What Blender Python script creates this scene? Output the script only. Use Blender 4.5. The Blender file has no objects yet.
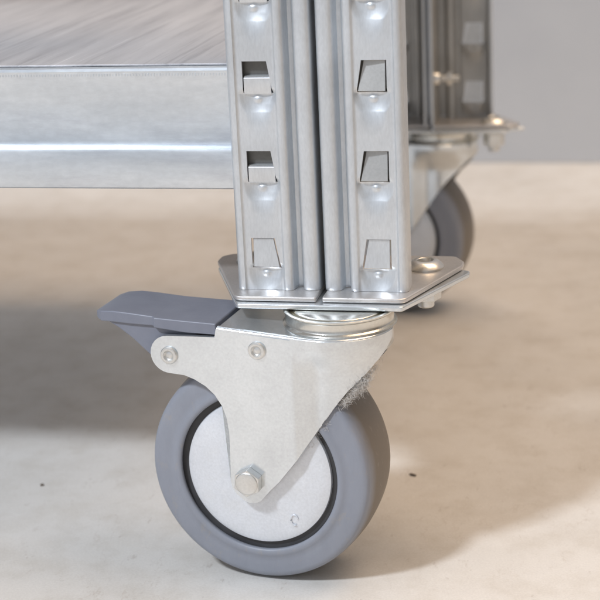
import bpy, bmesh, math, random
from mathutils import Vector, Matrix
random.seed(7)
MM = 0.001
S = bpy.context.scene
COL = S.collection

# ------------------------------------------------------------------ camera
QC = (139.57384, -669.73749, 341.76684)
yaw, pit, rol = -0.21998, 0.29948, -0.045572
F_PX = 1600.0                                   # focal length for a 600 px frame
fw = Vector((math.sin(yaw)*math.cos(pit), math.cos(yaw)*math.cos(pit), -math.sin(pit)))
r0 = Vector((math.cos(yaw), -math.sin(yaw), 0))
u0 = r0.cross(fw)
r2 = r0*math.cos(rol) + u0*math.sin(rol)
u2 = r2.cross(fw)
cam = bpy.data.cameras.new('camera')
cam.sensor_width = 36
cam.lens = F_PX/600*36
cam.clip_start = 0.02
cam.clip_end = 60
co = bpy.data.objects.new('camera', cam)
COL.objects.link(co)
rot = Matrix((r2, u2, -fw)).transposed().to_4x4()
co.matrix_world = Matrix.Translation(Vector(QC)*MM) @ rot
cam.dof.use_dof = True
cam.dof.focus_distance = (Vector((0, 2, 150))-Vector(QC)).dot(fw)*MM
cam.dof.aperture_fstop = 13.0
S.camera = co

# ------------------------------------------------------------------ light
S.view_settings.view_transform = 'Standard'
S.view_settings.look = 'None'
S.view_settings.exposure = 0.08
S.view_settings.gamma = 1.0
W = bpy.data.worlds.new('World'); S.world = W; W.use_nodes = True
nt = W.node_tree; bg = nt.nodes['Background']
# a room: bright cool daylight side in front, dim warm room behind and to the right
tc = nt.nodes.new('ShaderNodeTexCoord')
sx = nt.nodes.new('ShaderNodeSeparateXYZ'); nt.links.new(tc.outputs['Generated'], sx.inputs[0])
def w_ramp(sock, lo, hi, stops):
    m = nt.nodes.new('ShaderNodeMapRange'); m.inputs[1].default_value = lo; m.inputs[2].default_value = hi
    nt.links.new(sock, m.inputs[0])
    r = nt.nodes.new('ShaderNodeValToRGB'); nt.links.new(m.outputs[0], r.inputs[0])
    e = r.color_ramp.elements
    e[0].position = stops[0][0]; e[0].color = (*stops[0][1], 1)
    e[1].position = stops[-1][0]; e[1].color = (*stops[-1][1], 1)
    for p, c in stops[1:-1]:
        k = e.new(p); k.color = (*c, 1)
    return r.outputs[0]
front = w_ramp(sx.outputs['Y'], -1, 1, [(0, (.62, .66, .72)), (.28, (.50, .52, .55)), (.55, (.26, .235, .21)), (1, (.24, .21, .18))])
side = w_ramp(sx.outputs['X'], -1, 1, [(0, (1.0, 1.0, 1.04)), (.5, (1, 1, 1)), (1, (.78, .66, .54))])
high = w_ramp(sx.outputs['Z'], -1, 1, [(0, (.8, .78, .76)), (.48, (.62, .60, .58)), (.60, (1.05, 1.05, 1.05)), (.75, (1.15, 1.15, 1.15)), (1, (.8, .76, .72))])
def w_mul(a, b):
    m = nt.nodes.new('ShaderNodeMix'); m.data_type = 'RGBA'; m.blend_type = 'MULTIPLY'; m.inputs[0].default_value = 1
    nt.links.new(a, m.inputs[6]); nt.links.new(b, m.inputs[7]); return m.outputs[2]
nt.links.new(w_mul(w_mul(front, side), high), bg.inputs[0])
bg.inputs[1].default_value = 0.85

def area(name, pos, target, size, power, col, sy=None):
    l = bpy.data.lights.new(name, 'AREA'); l.energy = power; l.color = col
    l.size = size
    if sy: l.shape = 'RECTANGLE'; l.size_y = sy
    o = bpy.data.objects.new(name, l); COL.objects.link(o)
    o.location = pos
    o.rotation_euler = (Vector(target)-Vector(pos)).to_track_quat('-Z', 'Y').to_euler()
    return o
D = Vector((.50, .80, -1.0))
T = Vector((-.05, .2, 0))
area('key_softbox', T - D*1.8, T, .22, 40, (.86, .92, 1.0))
area('ceiling_lamp', (.75, .75, 2.4), (.3, .35, 0), 1.7, 62, (1.0, .72, .47))

# ------------------------------------------------------------------ helpers
def setp(o, label=None, cat=None, group=None, kind=None):
    if label: o['label'] = label
    if cat: o['category'] = cat
    if group: o['group'] = group
    if kind: o['kind'] = kind
    return o

def link(name, me, mat=None, parent=None, loc=None, rotz=0):
    o = bpy.data.objects.new(name, me); COL.objects.link(o)
    if mat is not None and me is not None: me.materials.append(mat)
    if parent: o.parent = parent
    if loc is not None: o.location = loc
    o.rotation_euler = (0, 0, rotz)
    return o

def finish(bm, name, mat, parent=None, loc=None, rotz=0, bevel=0, seg=2, smooth=True, angle=35, normals=True):
    """bm is in millimetres."""
    if normals: bmesh.ops.recalc_face_normals(bm, faces=bm.faces)
    bmesh.ops.scale(bm, vec=(MM, MM, MM), verts=bm.verts)
    me = bpy.data.meshes.new(name)
    for f in bm.faces: f.smooth = smooth
    bm.to_mesh(me); bm.free()
    o = link(name, me, mat, parent, loc, rotz)
    if bevel:
        b = o.modifiers.new('bevel', 'BEVEL'); b.width = bevel*MM; b.segments = seg
        b.limit_method = 'ANGLE'; b.angle_limit = math.radians(angle); b.harden_normals = True
    else:
        me.set_sharp_from_angle(angle=math.radians(angle))
    return o

def add_box(bm, x0, x1, y0, y1, z0, z1):
    v = [bm.verts.new(p) for p in ((x0,y0,z0),(x1,y0,z0),(x1,y1,z0),(x0,y1,z0),(x0,y0,z1),(x1,y0,z1),(x1,y1,z1),(x0,y1,z1))]
    for q in ((0,1,2,3),(4,5,6,7),(0,1,5,4),(1,2,6,5),(2,3,7,6),(3,0,4,7)): bm.faces.new([v[i] for i in q])

def add_prism(bm, pts, a, b, axis='z'):
    """closed outline pts swept from a to b along axis"""
    def mk(p, h):
        if axis == 'z': return (p[0], p[1], h)
        if axis == 'y': return (p[0], h, p[1])
        return (h, p[0], p[1])
    lo = [bm.verts.new(mk(p, a)) for p in pts]; hi = [bm.verts.new(mk(p, b)) for p in pts]
    bm.faces.new(lo); bm.faces.new(hi)
    n = len(pts)
    for i in range(n): bm.faces.new((lo[i], lo[(i+1) % n], hi[(i+1) % n], hi[i]))

def add_lathe(bm, prof, c, axis='z', n=64, close=True):
    """prof = [(radius, height)...]; axis z: height up; axis y: height towards -y"""
    rings = []
    for r, h in prof:
        ring = []
        for i in range(n):
            a = 2*math.pi*i/n
            if axis == 'z': p = (c[0]+r*math.cos(a), c[1]+r*math.sin(a), c[2]+h)
            elif axis == 'y': p = (c[0]+r*math.cos(a), c[1]-h, c[2]+r*math.sin(a))
            else: p = (c[0]+h, c[1]+r*math.cos(a), c[2]+r*math.sin(a))
            ring.append(bm.verts.new(p))
        rings.append(ring)
    for a, b in zip(rings, rings[1:]):
        for i in range(n): bm.faces.new((a[i], a[(i+1) % n], b[(i+1) % n], b[i]))
    if close:
        bm.faces.new(rings[0]); bm.faces.new(rings[-1])

def add_tube(bm, pts, r, n=10, cap=True):
    pts = [Vector(p) for p in pts]; rings = []
    for i, p in enumerate(pts):
        t = (pts[min(i+1, len(pts)-1)] - pts[max(i-1, 0)]).normalized()
        a = t.cross(Vector((0, 0, 1)))
        if a.length < 1e-3: a = t.cross(Vector((0, 1, 0)))
        a.normalize(); b = t.cross(a)
        rr = r[i] if isinstance(r, (list, tuple)) else r
        rings.append([bm.verts.new(p+a*rr*math.cos(2*math.pi*k/n)+b*rr*math.sin(2*math.pi*k/n)) for k in range(n)])
    for a, b in zip(rings, rings[1:]):
        for i in range(n): bm.faces.new((a[i], a[(i+1) % n], b[(i+1) % n], b[i]))
    if cap: bm.faces.new(rings[0]); bm.faces.new(rings[-1])

def round_poly(pts, rad, seg=5):
    out = []; n = len(pts)
    for i in range(n):
        p0, p, p1 = (Vector(pts[i-1]), Vector(pts[i]), Vector(pts[(i+1) % n]))
        rr = rad[i] if isinstance(rad, (list, tuple)) else rad
        if rr <= 0: out.append(tuple(p)); continue
        d0 = (p0-p).normalized(); d1 = (p1-p).normalized()
        ang = d0.angle(d1); tl = min(rr/math.tan(ang/2), (p0-p).length*.48, (p1-p).length*.48)
        a = p+d0*tl; b = p+d1*tl
        for k in range(seg+1):
            t = k/seg
            out.append(tuple(a*(1-t)**2 + p*2*t*(1-t) + b*t*t))
    return out

# ------------------------------------------------------------------ materials
def ramp(nt, src, stops):
    r = nt.nodes.new('ShaderNodeValToRGB'); e = r.color_ramp.elements
    e[0].position, e[0].color = stops[0][0], (*stops[0][1], 1)
    e[1].position, e[1].color = stops[-1][0], (*stops[-1][1], 1)
    for p, c in stops[1:-1]:
        k = e.new(p); k.color = (*c, 1)
    nt.links.new(src, r.inputs[0]); return r.outputs[0]

def noise(nt, scale, stretch=(1, 1, 1), detail=4, rough=.55, coord='Object', off=(0, 0, 0)):
    tc = nt.nodes.new('ShaderNodeTexCoord'); mp = nt.nodes.new('ShaderNodeMapping')
    mp.inputs['Scale'].default_value = stretch; mp.inputs['Location'].default_value = off
    nt.links.new(tc.outputs[coord], mp.inputs[0])
    n = nt.nodes.new('ShaderNodeTexNoise'); n.inputs['Scale'].default_value = scale
    n.inputs['Detail'].default_value = detail; n.inputs['Roughness'].default_value = rough
    nt.links.new(mp.outputs[0], n.inputs['Vector']); return n.outputs['Fac']

def mixc(nt, a, b, fac, mode='MULTIPLY'):
    m = nt.nodes.new('ShaderNodeMix'); m.data_type = 'RGBA'; m.blend_type = mode
    if isinstance(fac, (int, float)): m.inputs[0].default_value = fac
    else: nt.links.new(fac, m.inputs[0])
    for i, s in ((6, a), (7, b)):
        if isinstance(s, tuple): m.inputs[i].default_value = (*s, 1)
        else: nt.links.new(s, m.inputs[i])
    return m.outputs[2]

def bump(nt, h, strength, dist, prev=None):
    b = nt.nodes.new('ShaderNodeBump'); b.inputs['Strength'].default_value = strength; b.inputs['Distance'].default_value = dist
    nt.links.new(h, b.inputs['Height'])
    if prev: nt.links.new(prev, b.inputs['Normal'])
    return b.outputs[0]

def mat(name):
    m = bpy.data.materials.new(name); m.use_nodes = True
    return m, m.node_tree, m.node_tree.nodes['Principled BSDF']

def metal(name, base, metallic, r0_, r1_, big=.12, grain=(1, 1, 1), gscale=900, spot=.0, spotcol=(.5, .45, .38), bstr=.12):
    m, nt, p = mat(name)
    n1 = noise(nt, 35, detail=5); c = ramp(nt, n1, [(.3, tuple(x*(1-big) for x in base)), (.7, base)])
    n2 = noise(nt, gscale, grain, detail=3)
    g = ramp(nt, n2, [(.3, (.90, .90, .90)), (.7, (1.0, 1.0, 1.0))])
    c = mixc(nt, c, g, 1.0)
    if spot:
        n3 = noise(nt, 95, detail=8, rough=.6, off=(3, 1, 2))
        f = ramp(nt, n3, [(.50, (0, 0, 0)), (.85, (spot, spot, spot))])
        c = mixc(nt, c, spotcol, f, 'MIX')
    nt.links.new(c, p.inputs['Base Color'])
    p.inputs['Metallic'].default_value = metallic
    n4 = noise(nt, 60, detail=6, off=(7, 7, 7))
    rr = ramp(nt, n4, [(.3, (r0_,)*3), (.7, (r1_,)*3)])
    nt.links.new(rr, p.inputs['Roughness'])
    nt.links.new(bump(nt, n2, bstr, .0002), p.inputs['Normal'])
    return m

M_POST = metal('galvanised_post', (.75, .78, .81), .76, .36, .46, big=.14, grain=(1, 1, .3), gscale=1100, bstr=.10)
M_PLATE = metal('foot_plate_steel', (.70, .68, .67), .75, .30, .42, big=.10, bstr=.08)
M_ZINC = metal('zinc_fork', (.82, .86, .89), .82, .20, .25, big=.14, bstr=.10)
M_RING = metal('zinc_ring', (.80, .79, .74), .95, .16, .30, big=.1, spot=.2)
M_BRASS = metal('passivated_ring', (.36, .32, .22), .9, .25, .4, big=.2)
M_SLOT = metal('dark_connector', (.20, .20, .19), .6, .4, .55, big=.3)  # plates behind the slots, much darker than the post metal
M_INNER = metal('post_inside_shade', (.54, .54, .53), .6, .4, .55, big=.2)  # darker post metal; the shade inside the posts is put into the colour
M_BOLT = metal('bolt_zinc', (.80, .80, .78), .92, .28, .42, big=.1, spot=.15)
M_HUB = metal('hub_disc', (.80, .83, .88), .38, .26, .42, big=.13, spot=.18, spotcol=(.62, .60, .52), bstr=.06)

def beam_mat():
    m, nt, p = mat('galvanised_beam')
    n1 = noise(nt, 45, (.5, 1, 1.4), detail=6, rough=.65)
    c = ramp(nt, n1, [(.32, (.62, .66, .70)), (.68, (.74, .78, .82))])
    n2 = noise(nt, 900, (.25, 1, .5), detail=4)
    c = mixc(nt, c, ramp(nt, n2, [(.3, (.90, .90, .90)), (.7, (1, 1, 1))]), 1.0)
    nt.links.new(c, p.inputs['Base Color']); p.inputs['Metallic'].default_value = .78
    ns = noise(nt, 28, (.35, 1, 2.2), detail=7, rough=.7, off=(9, 2, 5))
    c = mixc(nt, c, (.50, .52, .57), ramp(nt, ns, [(.54, (0, 0, 0)), (.68, (.6, .6, .6))]), 'MIX')
    nt.links.new(c, p.inputs['Base Color'])
    nr = noise(nt, 90, (.2, 1, 1.2), detail=5, off=(4, 4, 1))
    nt.links.new(ramp(nt, nr, [(.3, (.28,)*3), (.7, (.46,)*3)]), p.inputs['Roughness'])
    nt.links.new(bump(nt, n2, .12, .0002), p.inputs['Normal'])
    return m
M_BEAM = beam_mat()

def shelf_mat():
    m, nt, p = mat('brushed_shelf')
    n1 = noise(nt, 60, (1.2, .09, 1), detail=6, rough=.65)
    c = ramp(nt, n1, [(.28, (.34, .34, .36)), (.5, (.46, .46, .48)), (.72, (.55, .55, .57))])
    n2 = noise(nt, 260, (1, .02, 1), detail=5, rough=.7)
    c = mixc(nt, c, ramp(nt, n2, [(.36, (.72, .72, .73)), (.48, (.97, .97, .97)), (.62, (1, 1, 1)), (.70, (1.25, 1.25, 1.25))]), 1.0)
    nt.links.new(c, p.inputs['Base Color']); p.inputs['Metallic'].default_value = .25
    p.inputs['Roughness'].default_value = .36
    nt.links.new(bump(nt, n2, .5, .0005), p.inputs['Normal'])
    return m
M_SHELF = shelf_mat()

def rubber():
    m, nt, p = mat('grey_rubber')
    # wear: the running surface is browner than the side wall
    tc = nt.nodes.new('ShaderNodeTexCoord'); s = nt.nodes.new('ShaderNodeSeparateXYZ'); nt.links.new(tc.outputs['Object'], s.inputs[0])
    n1 = noise(nt, 55, detail=6, rough=.65)
    add = nt.nodes.new('ShaderNodeMath'); add.operation = 'MULTIPLY_ADD'
    nt.links.new(n1, add.inputs[0]); add.inputs[1].default_value = .006; nt.links.new(s.outputs['Y'], add.inputs[2])
    mr = nt.nodes.new('ShaderNodeMapRange'); mr.inputs[1].default_value = -.0075; mr.inputs[2].default_value = -.001
    nt.links.new(add.outputs[0], mr.inputs[0])
    n5 = noise(nt, 70, (1, 1, .35), detail=8, rough=.75, off=(3, 0, 9))
    base = ramp(nt, n5, [(.3, (.23, .245, .285)), (.7, (.275, .29, .335))])
    c = mixc(nt, base, (.17, .145, .12), mr.outputs[0], 'MIX')
    n3 = noise(nt, 190, (1, 1, .6), detail=7, rough=.75)
    c = mixc(nt, c, (.33, .30, .27), ramp(nt, n3, [(.57, (0, 0, 0)), (.72, (.6, .6, .6))]), 'MIX')
    nt.links.new(c, p.inputs['Base Color'])
    p.inputs['Roughness'].default_value = .42
    nt.links.new(bump(nt, n3, .08, .0003), p.inputs['Normal'])
    return m
M_RUB = rubber()

def plain(name, c0, c1, rough, scale=80, metallic=0, bstr=.1):
    m, nt, p = mat(name)
    n1 = noise(nt, scale, detail=6); nt.links.new(ramp(nt, n1, [(.3, c0), (.7, c1)]), p.inputs['Base Color'])
    n2 = noise(nt, scale*9, detail=4)
    p.inputs['Roughness'].default_value = rough; p.inputs['Metallic'].default_value = metallic
    nt.links.new(bump(nt, n2, bstr, .0003), p.inputs['Normal'])
    return m
M_PEDAL = plain('grey_plastic', (.17, .182, .225), (.205, .218, .265), .38, 60, bstr=.15)
M_DARK = plain('black_rubber', (.03, .03, .033), (.055, .055, .058), .5)
M_LINT = plain('lint', (.50, .47, .44), (.72, .69, .65), .9, 300)
M_CRUMB = plain('dirt', (.10, .08, .06), (.2, .16, .13), .9, 500)

def floor_mat():
    m, nt, p = mat('pale_concrete')
    n1 = noise(nt, 7, detail=6, rough=.6)
    c = ramp(nt, n1, [(.3, (.62, .60, .57)), (.5, (.69, .67, .64)), (.7, (.74, .725, .70))])
    n2 = noise(nt, 38, detail=7, rough=.65, off=(2, 5, 0))
    c = mixc(nt, c, ramp(nt, n2, [(.30, (.86, .84, .81)), (.55, (1, 1, 1))]), .8)
    n3 = noise(nt, 150, (1, .45, 1), detail=5, rough=.7, off=(1, 2, 0))     # thin scuffs and specks
    c = mixc(nt, c, (.36, .31, .27), ramp(nt, n3, [(.62, (0, 0, 0)), (.70, (.42, .42, .42))]), 'MIX')
    n4 = noise(nt, 900, detail=3)
    c = mixc(nt, c, ramp(nt, n4, [(.3, (.90, .90, .90)), (.7, (1, 1, 1))]), 1.0)
    for sc, of, am in ((26, 11, .30), (60, 23, .34), (120, 37, .25)):               # fine curved scratches and hairline cracks
        nn = noise(nt, sc, (1, .55, 1), detail=5, rough=.62, off=(of, of, 0))
        ln = ramp(nt, nn, [(.488, (0, 0, 0)), (.496, (1, 1, 1)), (.504, (0, 0, 0))])
        mk = ramp(nt, noise(nt, 30, detail=3, off=(of, 3, 0)), [(.54, (0, 0, 0)), (.62, (am, am, am))])
        mu = nt.nodes.new('ShaderNodeMath'); mu.operation = 'MULTIPLY'
        nt.links.new(ln, mu.inputs[0]); nt.links.new(mk, mu.inputs[1])
        c = mixc(nt, c, (.42, .36, .31), mu.outputs[0], 'MIX')
    nt.links.new(c, p.inputs['Base Color'])
    nt.links.new(ramp(nt, n2, [(.3, (.55,)*3), (.7, (.42,)*3)]), p.inputs['Roughness'])
    b = bump(nt, n2, .12, .0012); nt.links.new(bump(nt, n4, .08, .0003, b), p.inputs['Normal'])
    return m

# ------------------------------------------------------------------ setting
bm = bmesh.new(); add_box(bm, -6000, 6000, -5000, 4000, -20, 0)
setp(finish(bm, 'floor', floor_mat(), smooth=False), kind='structure')
M_WALL = plain('grey_wall_paint', (.40, .405, .42), (.50, .50, .505), .7, 3, bstr=.05)
bm = bmesh.new(); add_box(bm, -6000, 6000, 868, 900, .5, 2600)
setp(finish(bm, 'wall', M_WALL, smooth=False), 'plain grey painted wall behind the rack trolley', 'wall', kind='structure')

# ------------------------------------------------------------------ trolley
TR = bpy.data.objects.new('rack_trolley', None); COL.objects.link(TR)
TR.empty_display_size = .05
setp(TR, 'galvanised steel shelving rack on grey swivel casters, standing on the pale floor', 'rack trolley')

ZP = 134.2           # top of the foot plates = foot of the posts
PITCH = 39.5
Z0 = 158.2           # top of the lowest slot
LY = 412.0
HGT = 700.0

def post_bm(sgn, xoff, full=True):
    """front flange of a post. u grows outwards from the gap; x = xoff + sgn*u"""
    prof = [(0, 38, 0), (0, 20, 0), (0, 5, 0), (.0, 3.2, 0), (.5, 1.9, 0), (1.4, 1.1, 0), (2.6, .8, 0), (5.2, .8, 0), (6.6, 1.1, 0), (7.5, 2.0, 0),
            (7.9, 3.4, 0), (8.1, 5.2, 0), (8.7, 6.4, 0), (9.6, 6.6, 0), (10.6, 6.4, 0), (11.2, 5.2, 0), (11.5, 3.4, 0), (11.8, 1.6, 0), (12.3, .6, 0), (13.1, .12, 0), (14.2, 0, 0), (15.3, .0, 0), (15.7, .15, 0)]
    n = 30
    for i in range(n+1):
        u = 16.2 + (33.4-16.2)*i/n
        y = .95
        if i == 0: y = .8
        if i == n: y = .8
        prof.append((u, y, 1))
    prof += [(34.0, .05, 0), (34.9, 0, 0), (35.8, .12, 0), (36.7, .6, 0), (37.4, 1.5, 0), (37.7, 2.6, 0), (37.8, 4, 0), (37.8, 11, 0)]
    zs = []
    z = ZP
    # rows: fine everywhere in view, coarse above
    slots = [Z0 + PITCH*k for k in range(int((HGT-Z0)//PITCH)+1)]
    rows = {round(ZP, 3), round(ZP+.35, 3), round(ZP+.9, 3)}
    for st in slots:
        for k in range(0, 15): rows.add(round(st-k*1.0, 3))      # slot 14 mm tall
        for k in range(1, 15): rows.add(round(st-14-k*.62, 3))   # dimple
        rows.add(round(st+.8, 3)); rows.add(round(st+6, 3)); rows.add(round(st+11, 3))
    rows = sorted(r for r in rows if r >= ZP-.01)
    bm = bmesh.new(); grid = []
    uc = 24.6
    for z in rows:
        k = max(0, min(len(slots)-1, int(math.floor((Z0 + PITCH*50 - z)/PITCH))))
        line = []
        # nearest slot whose zone contains z
        kk = round((z-(Z0-12))/PITCH); st = Z0+PITCH*kk
        for (u, y, fl) in prof:
            uu, yy = u, y
            if fl:
                # slanted inner edge: shift columns left of the centre
                t = (st - z)/14.0
                if -.06 <= t <= 1.35:
                    tt = min(max(t, 0), 1)
                    if t > 1: tt = 1-(t-1)/.35
                    w = max(0, 1-abs(u-19.6)/6.0) if u > 19.6 else max(0, 1-(19.6-u)/3.6)
                    uu = u - 2.6*tt*w*.9
                # cup below the slot
                cz = st-14.3
                rz_ = 10.6 if z < cz else 2.4
                d = math.hypot((u-24.3)/8.2, (z-cz)/rz_)
                if d < 1.0:
                    yy += 2.3*((1-d**2.2)**1.1 if z < cz else (1-d)**.6)
                d2 = math.hypot((u-24.6)/1.7, (z-(cz-2.4))/1.7)
                if d2 < 1.0: yy -= .8*(1-d2**2)
            else:
                # the cut foot of the post is rolled slightly back
                if z < ZP+1: yy += (ZP+1-z)*.35
            line.append(bm.verts.new((xoff+sgn*uu, yy, z)))
        grid.append(line)
    cols = [p for p in prof]
    for a in range(len(rows)-1):
        zm = (rows[a]+rows[a+1])/2
        kk = round((zm-(Z0-12))/PITCH); st = Z0+PITCH*kk
        hole_z = st-14 < zm < st and kk >= 0
        for i in range(len(cols)-1):
            um = (cols[i][0]+cols[i+1][0])/2
            if hole_z and cols[i][2] and cols[i+1][2] and 19.6 < um < 30.4: continue
            q = (grid[a][i], grid[a][i+1], grid[a+1][i+1], grid[a+1][i])
            bm.faces.new(q)
    return bm

def make_post(name, sgn, xoff, lab=None):
    bm = post_bm(sgn, xoff)
    bmesh.ops.recalc_face_normals(bm, faces=bm.faces)
    # make normals face outwards (-y on the front)
    bm.faces.ensure_lookup_table()
    s = sum(f.normal.y*f.calc_area() for f in bm.faces if abs(f.normal.y) > .5)
    if s > 0: bmesh.ops.reverse_faces(bm, faces=bm.faces)
    o = finish(bm, name, M_POST, TR, angle=50, normals=False)
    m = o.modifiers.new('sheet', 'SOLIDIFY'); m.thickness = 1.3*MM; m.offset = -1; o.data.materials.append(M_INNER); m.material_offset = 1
    es = o.modifiers.new('split', 'EDGE_SPLIT'); es.split_angle = math.radians(42)
    if lab: o['label'] = lab
    return o

XR = 1.2
PL = make_post('upright', -1, -1.0)
PR = make_post('upright', 1, XR)
def mirror_rear(o):
    """the rear post is the front one turned round: same mesh with y mirrored"""
    me = o.data.copy()
    for v in me.vertices: v.co.y = LY*MM - v.co.y
    me.flip_normals()
    c = bpy.data.objects.new('upright', me); COL.objects.link(c); c.parent = TR
    for md in o.modifiers:
        n = c.modifiers.new(md.name, md.type)
        if md.type == 'SOLIDIFY': n.thickness = md.thickness; n.offset = -1; n.material_offset = 1
        else: n.split_angle = md.split_angle
    return c
RL = mirror_rear(PL); RL.location.x = -1.5*MM; RR = mirror_rear(PR)
XE = -860.0
for o in (PR, RR):       # far left end of the rack (outside the frame)
    c = o.copy(); COL.objects.link(c); c.parent = TR; c.location = ((XE-XR-.0)*MM, 0, 0)

# beams -------------------------------------------------------------
def beam_prof(y0, s, z0=0):
    P = [(8, 236.2), (6.9, 235.6), (6.6, 234.4), (7.2, 233.2), (7.4, 202.2), (7.0, 200.9), (5.8, 200.3), (3.6, 199.8), (2.6, 199.2), (2.2, 198.0),
         (2.2, 183.2), (2.6, 181.8), (3.8, 181.0), (20, 181.0), (20, 182.4), (5.4, 182.6), (3.8, 184), (3.8, 198.2), (8.8, 200), (9.2, 234.6), (24, 234.8), (24, 236.0)]
    return [(y0+s*y, z+z0-1.2-.7*(z > 215)) for y, z in P]
def make_beam(y0, s, x0, x1, z0=0):
    bm = bmesh.new()
    pr = beam_prof(y0, s, z0); n = len(pr)
    xs = [x0, x1]
    lo = [bm.verts.new((x0, *p)) for p in pr]; hi = [bm.verts.new((x1, *p)) for p in pr]
    bm.faces.new(lo); bm.faces.new(hi)
    for i in range(n): bm.faces.new((lo[i], lo[(i+1) % n], hi[(i+1) % n], hi[i]))
    # knurled line just under the top lip
    if z0 == 0 and s > 0:
        x = x1-1.5
        while x > x1-200:
            j = random.uniform(-.12, .12)
            add_box(bm, x-.3, x+.3, y0+random.uniform(7.05, 7.2), y0+7.6, 230.3+j, 231.5+j)
            x -= 1.35+random.uniform(-.1, .1)
    return finish(bm, 'beam', M_BEAM, TR, angle=28)
B1 = make_beam(0, 1, XE+38.2, -38.1)
B2 = make_beam(LY, -1, XE+38.2, -38.1)
UP = 262.0  # unseen upper level, added and kept narrow to shape the floor shadow
B3 = make_beam(60, 1, XE+38.2, -38.1, UP)
B4 = make_beam(150, -1, XE+38.2, -38.1, UP)
# hooks seen through the slots of the left post
def hooks(beam, sgn, xoff, ks, rear=False, deep=True):
    for k in ks:
        st = Z0+PITCH*k
        bm = bmesh.new()
        xa, xb = sorted((xoff+sgn*15.5, xoff+sgn*33.5))
        Y = (lambda y: LY-y) if rear else (lambda y: y)
        ya, yb = sorted((Y(4.8), Y(6.0)))
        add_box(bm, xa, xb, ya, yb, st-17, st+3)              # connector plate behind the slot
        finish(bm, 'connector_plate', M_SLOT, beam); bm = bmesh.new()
        xa, xb = sorted((xoff+sgn*18.0, xoff+sgn*30.2))
        # bent tongue lying in the lower half of the slot
        pts = [(Y(4.6), st-6.3), (Y(2.2), st-6.6), (Y(1.3), st-7.4), (Y(1.25), st-13.3), (Y(1.9), st-14.6), (Y(3.0), st-14.6), (Y(3.0), st-8.2), (Y(4.6), st-8)]
        add_prism(bm, pts, xa, xb, 'x')
        finish(bm, 'beam_hook', M_POST, beam, bevel=.25)
hooks(B1, -1, -1.0, (1, 2, 3))

# foot tongues filling the lowest slots, and slanted clips in the right post
def foot_plate(sgn, xoff, rear=False):
    if sgn < 0: pts = [(-.9, -9.5), (-38, -9.5), (-60.5, 47), (-60.5, 55), (-56, 60), (-.9, 60)]
    else: pts = [(1.8, -9.5), (38.5, -9.5), (58.0, 45), (58.0, 52), (53, 61), (1.8, 61)]
    if rear: pts = [(x, LY-(y if y < 0 else y*.55)) for x, y in pts]
    pts = round_poly(pts, [1, 5, 4, 4, 4, 1])
    bm = bmesh.new(); add_prism(bm, pts, 131.8, 134.1)
    o = finish(bm, 'foot_plate', M_PLATE, TR, bevel=.8, seg=3)
    return o
FPL = foot_plate(-1, 0); FPR = foot_plate(1, XR)
FPLr = foot_plate(-1, 0, True); FPRr = foot_plate(1, XR, True)

def tongue(par, sgn, xoff, k, y_top, y_bot, rear=False, ins=.35, mt=None):
    st = Z0+PITCH*k
    bm = bmesh.new()
    Y = (lambda y: LY-y) if rear else (lambda y: y)
    X = lambda u: xoff+sgn*u
    o = [(20.0+ins, st-ins), (30.2-ins, st-ins), (30.2-ins, st-13.4), (17.6+ins, st-13.4)]
    ya = [y_top, y_top if y_top < 2 else y_top-1.5, y_bot, y_bot]
    a = [bm.verts.new((X(p[0]), Y(y), p[1])) for p, y in zip(o, ya)]
    b = [bm.verts.new((X(p[0]), Y(y+1.2), p[1])) for p, y in zip(o, ya)]
    bm.faces.new(a); bm.faces.new(b)
    for i in range(4): bm.faces.new((a[i], a[(i+1) % 4], b[(i+1) % 4], b[i]))
    if y_top > 2:
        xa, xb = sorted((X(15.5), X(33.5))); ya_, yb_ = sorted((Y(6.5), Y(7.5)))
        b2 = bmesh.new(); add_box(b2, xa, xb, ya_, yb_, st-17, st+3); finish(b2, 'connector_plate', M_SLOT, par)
    finish(bm, 'slot_tongue', mt or M_POST, par, bevel=.2)
tongue(FPL, -1, -1.0, 0, 1.9, 1.15, ins=.45); tongue(FPR, 1, XR, 0, 1.95, 1.2, ins=.45)
for k in (1, 2): tongue(RL, -1, -1.0, k, 1.2, 1.0, True)
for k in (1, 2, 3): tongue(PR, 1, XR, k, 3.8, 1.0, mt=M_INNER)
tongue(FPRr, 1, XR, 0, .9, .9, True); tongue(RR, 1, XR, 1, 1.2, 1.0, True)

# bolts through the foot plates
def bolt(par, x, y, ztop=134.1, zlow=116):
    bm = bmesh.new()
    add_lathe(bm, [(8.8, .05), (8.8, .8), (8.0, 1.8), (6.6, 3.0), (5.3, 3.6), (4.0, 3.7), (3.7, 3.4), (3.4, 1.6), (0.05, 1.5)], (x, y, ztop), n=40)
    o = finish(bm, 'bolt_head', M_BOLT, par, angle=30)
    bm = bmesh.new()
    add_lathe(bm, [(8.2, 0), (8.2, -1.4), (6.8, -1.5)], (x, y, 129.1), n=32, close=True)
    hexa = [(x+7.4*math.cos(math.radians(60*i+10)), y+7.4*math.sin(math.radians(60*i+10))) for i in range(6)]
    add_prism(bm, hexa, 119.0, 127.5)
    add_lathe(bm, [(4, 0), (4, -3.4), (3.4, -4)], (x, y, 119.0), n=20)
    finish(bm, 'nut', M_BOLT, par, bevel=.4)
bolt(FPR, 41, 41)
bolt(FPL, -42, 47)
bolt(FPRr, 41, LY-24); bolt(FPLr, -42, LY-24)
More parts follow.
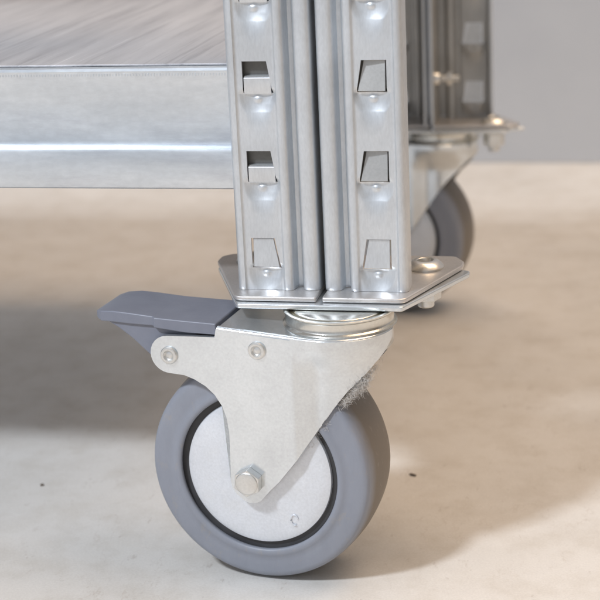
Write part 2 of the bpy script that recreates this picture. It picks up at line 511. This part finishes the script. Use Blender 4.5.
# screw through the side flange of the rear right post
bm = bmesh.new()
add_lathe(bm, [(.1, 4.6), (2.4, 4.4), (3.8, 3.4), (4.4, 1.6), (4.4, 0), (1.9, -.1), (1.9, 0)], (XR+1.4, LY-30, 165), 'x', n=24, close=False)
add_lathe(bm, [(2.2, 0), (2.2, 17)], (XR+1.0, LY-30, 165), 'x', n=16)
add_lathe(bm, [(4.8, 9), (4.8, 12.5)], (XR+1.0, LY-30, 165), 'x', n=6)
finish(bm, 'screw', M_BOLT, RR, bevel=.3)

# shelves -----------------------------------------------------------
def shelf_poly(z0, z1, ya, yb):
    pts = [(XE+41, ya), (-40, ya), (-40, 40), (-2, 40), (-2, min(yb, LY-40)), (-40, min(yb, LY-40)), (-40, yb), (XE+41, yb), (XE+41, min(yb, LY-40)), (XE+3, min(yb, LY-40)), (XE+3, 40), (XE+41, 40)]
    if yb < LY-40: pts = [(XE+41, ya), (-40, ya), (-40, 40), (-2, 40), (-2, yb), (XE+3, yb), (XE+3, 40), (XE+41, 40)]
    bm = bmesh.new(); add_prism(bm, pts, z0, z1)
    return finish(bm, 'shelf_panel', M_SHELF, TR, bevel=.3)
shelf_poly(234.4, 235.3, 9.3, LY-9.3); shelf_poly(234.4+UP, 235.3+UP, 69.3, 138)  # second panel is the unseen strip added to block the key light

# casters -----------------------------------------------------------
TH = -.12965
AX = Vector((math.cos(TH), math.sin(TH), 0))
SW = Vector((12.8, -12.5, 0))

CW = -5.0                      # centre plane of the caster (w, towards the viewer)
PLAN = [(-19, 18.5), (-15.5, 19.3), (-12, 19.8), (-8, 20.1), (-4, 20.0), (0, 19.2), (4, 17.8), (8, 15.8), (11.5, 13), (14.5, 9.6), (17, 5.5), (18.8, .5), (19.6, -5)]
PT = [0.0]
for p, q_ in zip(PLAN, PLAN[1:]): PT.append(PT[-1]+math.dist(p, q_))
TEND = PT[-1]
def plan(t):
    """unrolled coordinate t (t=0 at the bend) -> (s, w)"""
    def raw(t):
        if t <= 0: return (-19+t, 18.5)
        for i in range(len(PT)-1):
            if t <= PT[i+1]+1e-6:
                k = (t-PT[i])/(PT[i+1]-PT[i]); return (PLAN[i][0]*(1-k)+PLAN[i+1][0]*k, PLAN[i][1]*(1-k)+PLAN[i+1][1]*k)
        return PLAN[-1]
    if t < -4: return raw(t)
    if t > TEND-2.5: return raw(t)
    ps = [raw(t+d) for d in (-2.4, -1.2, 0, 1.2, 2.4)]
    return (sum(p[0] for p in ps)/5, sum(p[1] for p in ps)/5)
def plan_in(t, th):
    a = plan(t-.4); b = plan(min(t+.4, TEND)); d = Vector((b[0]-a[0], b[1]-a[1])).normalized(); p = plan(t)
    if t > TEND-.01: return (p[0]-th, p[1])
    return (p[0]+d.y*th, p[1]-d.x*th)

def fork_bm():
    out = [(-36.5+.6, 121.9)]
    # outline in (t, z), t = s + 18.9 on the flat
    def S_(s, z): return (s+19, z)
    arm_c = (-78.0, 109.6); ar = 8.8
    pts = [S_(-54.4, 123.2), S_(-55.2, 119.3), S_(-66, 118.9)]
    for k in range(0, 13):
        a = math.radians(92 + 172*k/12)
        pts.append(S_(arm_c[0]+ar*math.cos(a), arm_c[1]+ar*math.sin(a)))
    pts += [S_(-71, 100.3), S_(-66, 98.6), S_(-61, 95.8), S_(-56.8, 92), S_(-53.6, 87), S_(-51.6, 81), S_(-50.9, 74), S_(-51.2, 60), S_(-51.4, 50), S_(-50.8, 47.4), S_(-49, 44.8), S_(-45.5, 41.9), S_(-43, 40.9), S_(-40, 41), S_(-37.4, 42.4), S_(-33, 47.6), S_(-28, 52.8), S_(-19, 64.2)]
    ZB = [64.2, 69.6, 74.6, 80.7, 86.4, 91.6, 96.6, 101.1, 104.6, 107.8, 110.8, 113.9, 117.1]
    pts += [(PT[i], ZB[i]) for i in range(1, 13)]
    pts += [(TEND, 120.6), (40, 120.8), (20, 120.9), (0, 121.0)]
    bm = bmesh.new()
    f = bm.faces.new([bm.verts.new((p[0], 0, p[1])) for p in pts])
    bmesh.ops.triangulate(bm, faces=[f])
    t = -1.0
    cuts = [-4, -3, -2, -1, 0, 1, 2, 3] + [3+(TEND-3)*i/30 for i in range(1, 30)]
    for c in cuts:
        bmesh.ops.bisect_plane(bm, geom=bm.verts[:]+bm.edges[:]+bm.faces[:], plane_co=(c, 0, 0), plane_no=(1, 0, 0))
    for c in (119, 117, 115, 113, 111, 109, 107, 105, 103, 98, 90, 80, 70):
        bmesh.ops.bisect_plane(bm, geom=bm.verts[:]+bm.edges[:]+bm.faces[:], plane_co=(0, 0, c), plane_no=(0, 0, 1))
    bm.verts.index_update()
    return bm

def make_caster(pedal=True):
    bm = bmesh.new()
    for sgn in (1, -1):
        b = fork_bm()
        b.verts.ensure_lookup_table(); b.faces.ensure_lookup_table()
        src = [(v.co.x, v.co.z) for v in b.verts]
        fc = [[v.index for v in f.verts] for f in b.faces]
        b.verts.index_update()
        rim = [(e.verts[0].index, e.verts[1].index) for e in b.edges if len(e.link_faces) == 1]
        b.free()
        def Y(w): return -w if sgn > 0 else w-2*CW
        vo, vi = [], []
        for t, z in src:
            dz = min(max((119-z)/16, 0), 1); dz = dz*dz*(3-2*dz)
            dw = -5.2*dz*min(max((t+.5)/10, 0), 1)*min(max((TEND-t)/16, 0), 1)
            p = plan(t); p = (p[0], p[1]+dw); vo.append(bm.verts.new((p[0], Y(p[1]), z)))
            p = plan_in(t, 2.4); p = (p[0], p[1]+dw); vi.append(bm.verts.new((p[0], Y(p[1]), z)))
        for f in fc:
            bm.faces.new([vo[i] for i in f]); bm.faces.new([vi[i] for i in reversed(f)])
        for i, j in rim: bm.faces.new((vo[i], vo[j], vi[j], vi[i]))
    # top of the housing
    side = [(-53.4, 16.6, 123.9)] + [(*plan_in(TEND*i/24, 1.7), 121.6) for i in range(25)]
    loop = [(x, -w, z) for x, w, z in side] + [(x, w-2*CW, z) for x, w, z in reversed(side[:-1])]
    up = [bm.verts.new(p) for p in loop]; dn = [bm.verts.new((p[0], p[1], p[2]-2.2)) for p in loop]
    bm.faces.new(up); bm.faces.new(list(reversed(dn)))
    n = len(loop)
    for i in range(n): bm.faces.new((up[i], dn[i], dn[(i+1) % n], up[(i+1) % n]))
    # rounded bend along the top edge
    for sgn in (1, -1):
        path = [(-54.2, 16.6, 122.3)] + [(*plan_in(TEND*i/24, 1.9), 119.9) for i in range(25)]
        add_tube(bm, [(x, -w if sgn > 0 else w-2*CW, z) for x, w, z in path], 1.9, 16)
    fork = finish(bm, 'caster', M_ZINC, TR, angle=40, bevel=.35)
    # swivel race
    bm = bmesh.new()
    RC = (-5.5, -CW+3.0, 0)
    add_lathe(bm, [(10, 121.2), (24.4, 121.2), (25.3, 121.4), (25.7, 122.0), (25.4, 122.6), (24.5, 123.0), (24.2, 123.5), (24.3, 127.2), (24.6, 127.7), (25.0, 128.0), (25.0, 128.6), (24.4, 128.95), (23.6, 129.0), (22.9, 128.6), (22.3, 128.1), (21.4, 128.1), (21.0, 128.5), (20.3, 128.9), (12, 128.9)], RC, n=96)
    finish(bm, 'swivel_race', M_RING, fork, angle=50)
    bm = bmesh.new()
    add_lathe(bm, [(21.5, 128.15), (22.2, 128.15), (22.2, 128.45), (21.5, 128.45)], RC, n=64)
    finish(bm, 'dust_ring', M_BRASS, fork, angle=40)
    # tyre (lathe about the axle)
    C = (-40, 0, 53.8)
    R_, H = 53.8, 14.0
    prof = [(40, H-6), (37.9, H-2.2), (37.7, H-.6), (38.2, H+.1), (39.6, H+.3), (41.0, H), (42.0, H-.5), (44, H-.5), (49.0, H-.6), (50.8, H-1.0), (51.8, H-1.9), (52.4, H-3.4), (52.8, H-5.5), (53.2, H-9), (53.5, H-13), (53.8, H-19)]
    prof = prof + [(r, 2*CW-h) for r, h in reversed(prof[:-1])]
    bm = bmesh.new(); add_lathe(bm, prof, C, 'y', n=128, close=False)
    tyre = finish(bm, 'tyre', M_RUB, fork, angle=60)
    bm = bmesh.new(); add_lathe(bm, [(33, H-3.2), (36, H-3.4), (39.2, H-3.0)], C, 'y', n=96, close=False)
    add_lathe(bm, [(33, 2*CW-H+3.2), (39.2, 2*CW-H+3.0)], C, 'y', n=96, close=False)
    finish(bm, 'seal_ring', M_DARK, fork)
    bm = bmesh.new()
    add_lathe(bm, [(.05, H+.1), (12, H+.0), (24, H-.45), (30, H-.8), (33.2, H-1.2), (34.4, H-1.7), (34.7, H-2.6), (34.6, H-4)], C, 'y', n=96, close=False)
    add_lathe(bm, [(.05, 2*CW-H-.1), (12, 2*CW-H-.0), (24, 2*CW-H+.45), (33.2, 2*CW-H+1.2), (34.7, 2*CW-H+2.6), (34.6, 2*CW-H+4)], C, 'y', n=96, close=False)
    # little pressed lug on the disc
    lx, lz = C[0]+16.5, C[2]-21.5
    add_tube(bm, [(lx+1.7*math.cos(t)*(1 if t < 4 else .8), -(H-.35), lz+2.6*math.sin(t)) for t in [.3+k*.33 for k in range(16)]], .42, 8)
    finish(bm, 'wheel_disc', M_HUB, fork, angle=40)
    # axle bolt
    bx, bz = -42.2, 52.2
    bm = bmesh.new()
    add_lathe(bm, [(3.6, -29), (3.6, 19)], (bx, 0, bz), 'y', n=24)
    for (ya, yb) in ((-22.9, -18.6), (28.8, 34)):
        hx = [(bx+6.6*math.cos(math.radians(60*i+26)), bz+6.6*math.sin(math.radians(60*i+26))) for i in range(6)]
        add_prism(bm, hx, ya, yb, 'y')
    add_lathe(bm, [(5.5, 22.8), (5.2, 23.3), (4.0, 23.6), (.05, 23.7)], (bx, 0, bz), 'y', n=36)
    finish(bm, 'axle_bolt', M_BOLT, fork, bevel=.5, seg=3)
    for (px, pz) in ((-77.6, 109.4), (-35.3, 114.6)):
        bm = bmesh.new()
        add_lathe(bm, [(4.1, 18.4), (4.1, 19.3), (3.7, 19.8), (3.0, 20.0), (2.5, 19.9), (2.1, 19.2), (1.7, 18.9), (1.2, 19.1), (.05, 19.2)], (px, 0, pz), 'y', n=32, close=False)
        add_lathe(bm, [(2.8, -29.6), (2.8, 18.6)], (px, 0, pz), 'y', n=24)
        finish(bm, 'pivot_pin', M_BOLT, fork, angle=35)
    if pedal:
        bm = bmesh.new()
        def slab(secs):
            """secs: list of (s, z_top, z_bot, w_front, w_back)"""
            rings = []
            for s, zt, zb, wf, wb in secs:
                rings.append([bm.verts.new(p) for p in ((s, -wf, zt), (s, wb, zt), (s, wb, zb), (s, -wf, zb))])
            for a, b in zip(rings, rings[1:]):
                for i in range(4): bm.faces.new((a[i], a[(i+1) % 4], b[(i+1) % 4], b[i]))
            bm.faces.new(rings[0]); bm.faces.new(rings[-1])
        slab([(-117.5, 124.6, 123.2, 6, 12), (-116, 125.6, 122.0, 11, 15), (-112.5, 126.6, 121.6, 14.0, 17), (-106, 127.2, 121.9, 15.2, 17.6), (-98, 126.9, 121.6, 15.4, 17.6), (-86.0, 126.0, 121.4, 15.4, 17.6), (-85.0, 125.9, 121.0, 16.8, 17.6),
              (-70, 125.5, 119.9, 17.2, 17.6), (-54.8, 125.2, 119.9, 17.4, 17.6)])
        add_prism(bm, [(-110, 122.3), (-86, 122.3), (-84, 120.6), (-66, 120.6), (-66, 104), (-80, 101.5), (-88, 106), (-97.5, 114.4), (-104, 119)], -14.0, 20.0, 'y')
        finish(bm, 'brake_pedal', M_PEDAL, fork, bevel=1.1, seg=3, angle=30)
    return fork, tyre

def caster_plate(rear=False):
    pts = [(-36.5, -12.8), (38.0, -12.8), (61.5, 41), (61.5, 45), (52.5, 49), (50, 62), (-50, 62), (-52.5, 49), (-60, 45)]
    if rear: pts = [(x, LY-(y if y < 0 else y*.6)) for x, y in pts]
    bm = bmesh.new(); add_prism(bm, round_poly(pts, 2.5), 129.2, 131.6)
    return finish(bm, 'caster_plate', M_ZINC, TR, bevel=.7, seg=3)
caster_plate(); caster_plate(True)

CF, TY = make_caster(True)
CF.location = SW*MM; CF.rotation_euler = (0, 0, TH)
def copy_part(o, parent):
    c = o.copy(); COL.objects.link(c); c.parent = parent; return c
def copy_caster(loc, rz, pedal):
    c = copy_part(CF, TR); c.location = Vector(loc)*MM; c.rotation_euler = (0, 0, rz)
    for ch in CF.children:
        if ch.name.startswith('brake_pedal') and not pedal: continue
        copy_part(ch, c)
    return c
copy_caster((9, 392, 0), TH-.05, False)
for yy in (20, LY-20): copy_caster((XE, yy, 0), TH, yy < 100)
for o in (FPR, FPRr):
    c = copy_part(o, TR); c.location = ((XE-20)*MM, 0, 0)

# ------------------------------------------------------------------ lint caught behind the fork edge
def L2W(s, w, z):
    n = Vector((math.sin(TH), -math.cos(TH), 0))
    p = SW + AX*s + n*w
    return Vector((p.x, p.y, z))
bm = bmesh.new()
rnd = random.Random(3)
edge = [(-15.5, 16.3, 69), (-10, 17.0, 77), (-6, 17.1, 82.5), (0, 16.5, 91), (5, 14.5, 97), (9, 12, 101.5), (13.5, 8, 106.5), (16.5, 3, 111)]
dens = [.4, .4, .08, 1.4, 4.0, .6, .06, .0]
spread = [2.6, 2.6, 1.5, 5.5, 7.0, 4.8, 2.5, 1.5]
for i in range(1500):
    k = rnd.choices(range(len(edge)), dens)[0]
    k2 = min(k+1, len(edge)-1); t = rnd.random()
    e0, e1 = edge[k], edge[k2]
    s = e0[0]+(e1[0]-e0[0])*t; w = e0[1]+(e1[1]-e0[1])*t-4.0; z = e0[2]+(e1[2]-e0[2])*t
    sp = spread[k]
    p = L2W(s+rnd.gauss(.8, .5)*1.0, w+rnd.uniform(-3, 1.5), z-rnd.random()*1.0)
    d = Vector((rnd.gauss(.6, .8), rnd.gauss(.1, .35), rnd.gauss(-.6, .8))).normalized()
    pts = [p]; L = rnd.uniform(.35, 1.0)*sp
    curl = Vector((rnd.gauss(0, 1), rnd.gauss(0, 1), rnd.gauss(0, 1))).normalized()
    for q in range(8):
        d = (d + curl.cross(d)*rnd.uniform(.15, .6) + Vector((rnd.gauss(0, .2), rnd.gauss(0, .2), rnd.gauss(-.03, .2)))).normalized()
        p = p + d*L/8; pts.append(p)
    add_tube(bm, pts, rnd.uniform(.028, .055), 3, cap=False)
setp(finish(bm, 'lint_tuft', M_LINT, normals=False), 'fuzzy grey lint tuft caught between the front caster fork and its tyre', 'lint')

# crumbs of dirt on the floor ---------------------------------------
def crumb(x, y, a, L, w_, label):
    bm = bmesh.new()
    bmesh.ops.create_icosphere(bm, subdivisions=2, radius=1)
    for v in bm.verts:
        v.co += Vector((rnd.uniform(-.2, .2), rnd.uniform(-.2, .2), rnd.uniform(-.1, .1)))
        v.co.x *= L/2; v.co.y *= w_/2; v.co.z = max(0, v.co.z*.7+.5)
    o = finish(bm, 'dirt_crumb', M_CRUMB, None, (x*MM, y*MM, 0.0002), a)
    setp(o, label, 'dirt crumb', 'dirt crumbs on the floor')
crumb(23.2, 105.4, -.3, 4.4, 1.1, 'long dark dirt crumb on the tan floor right of the front tyre')
crumb(-172.1, 71.1, .5, 2.0, 1.6, 'tiny dark dirt speck on the pale floor left of the front tyre')
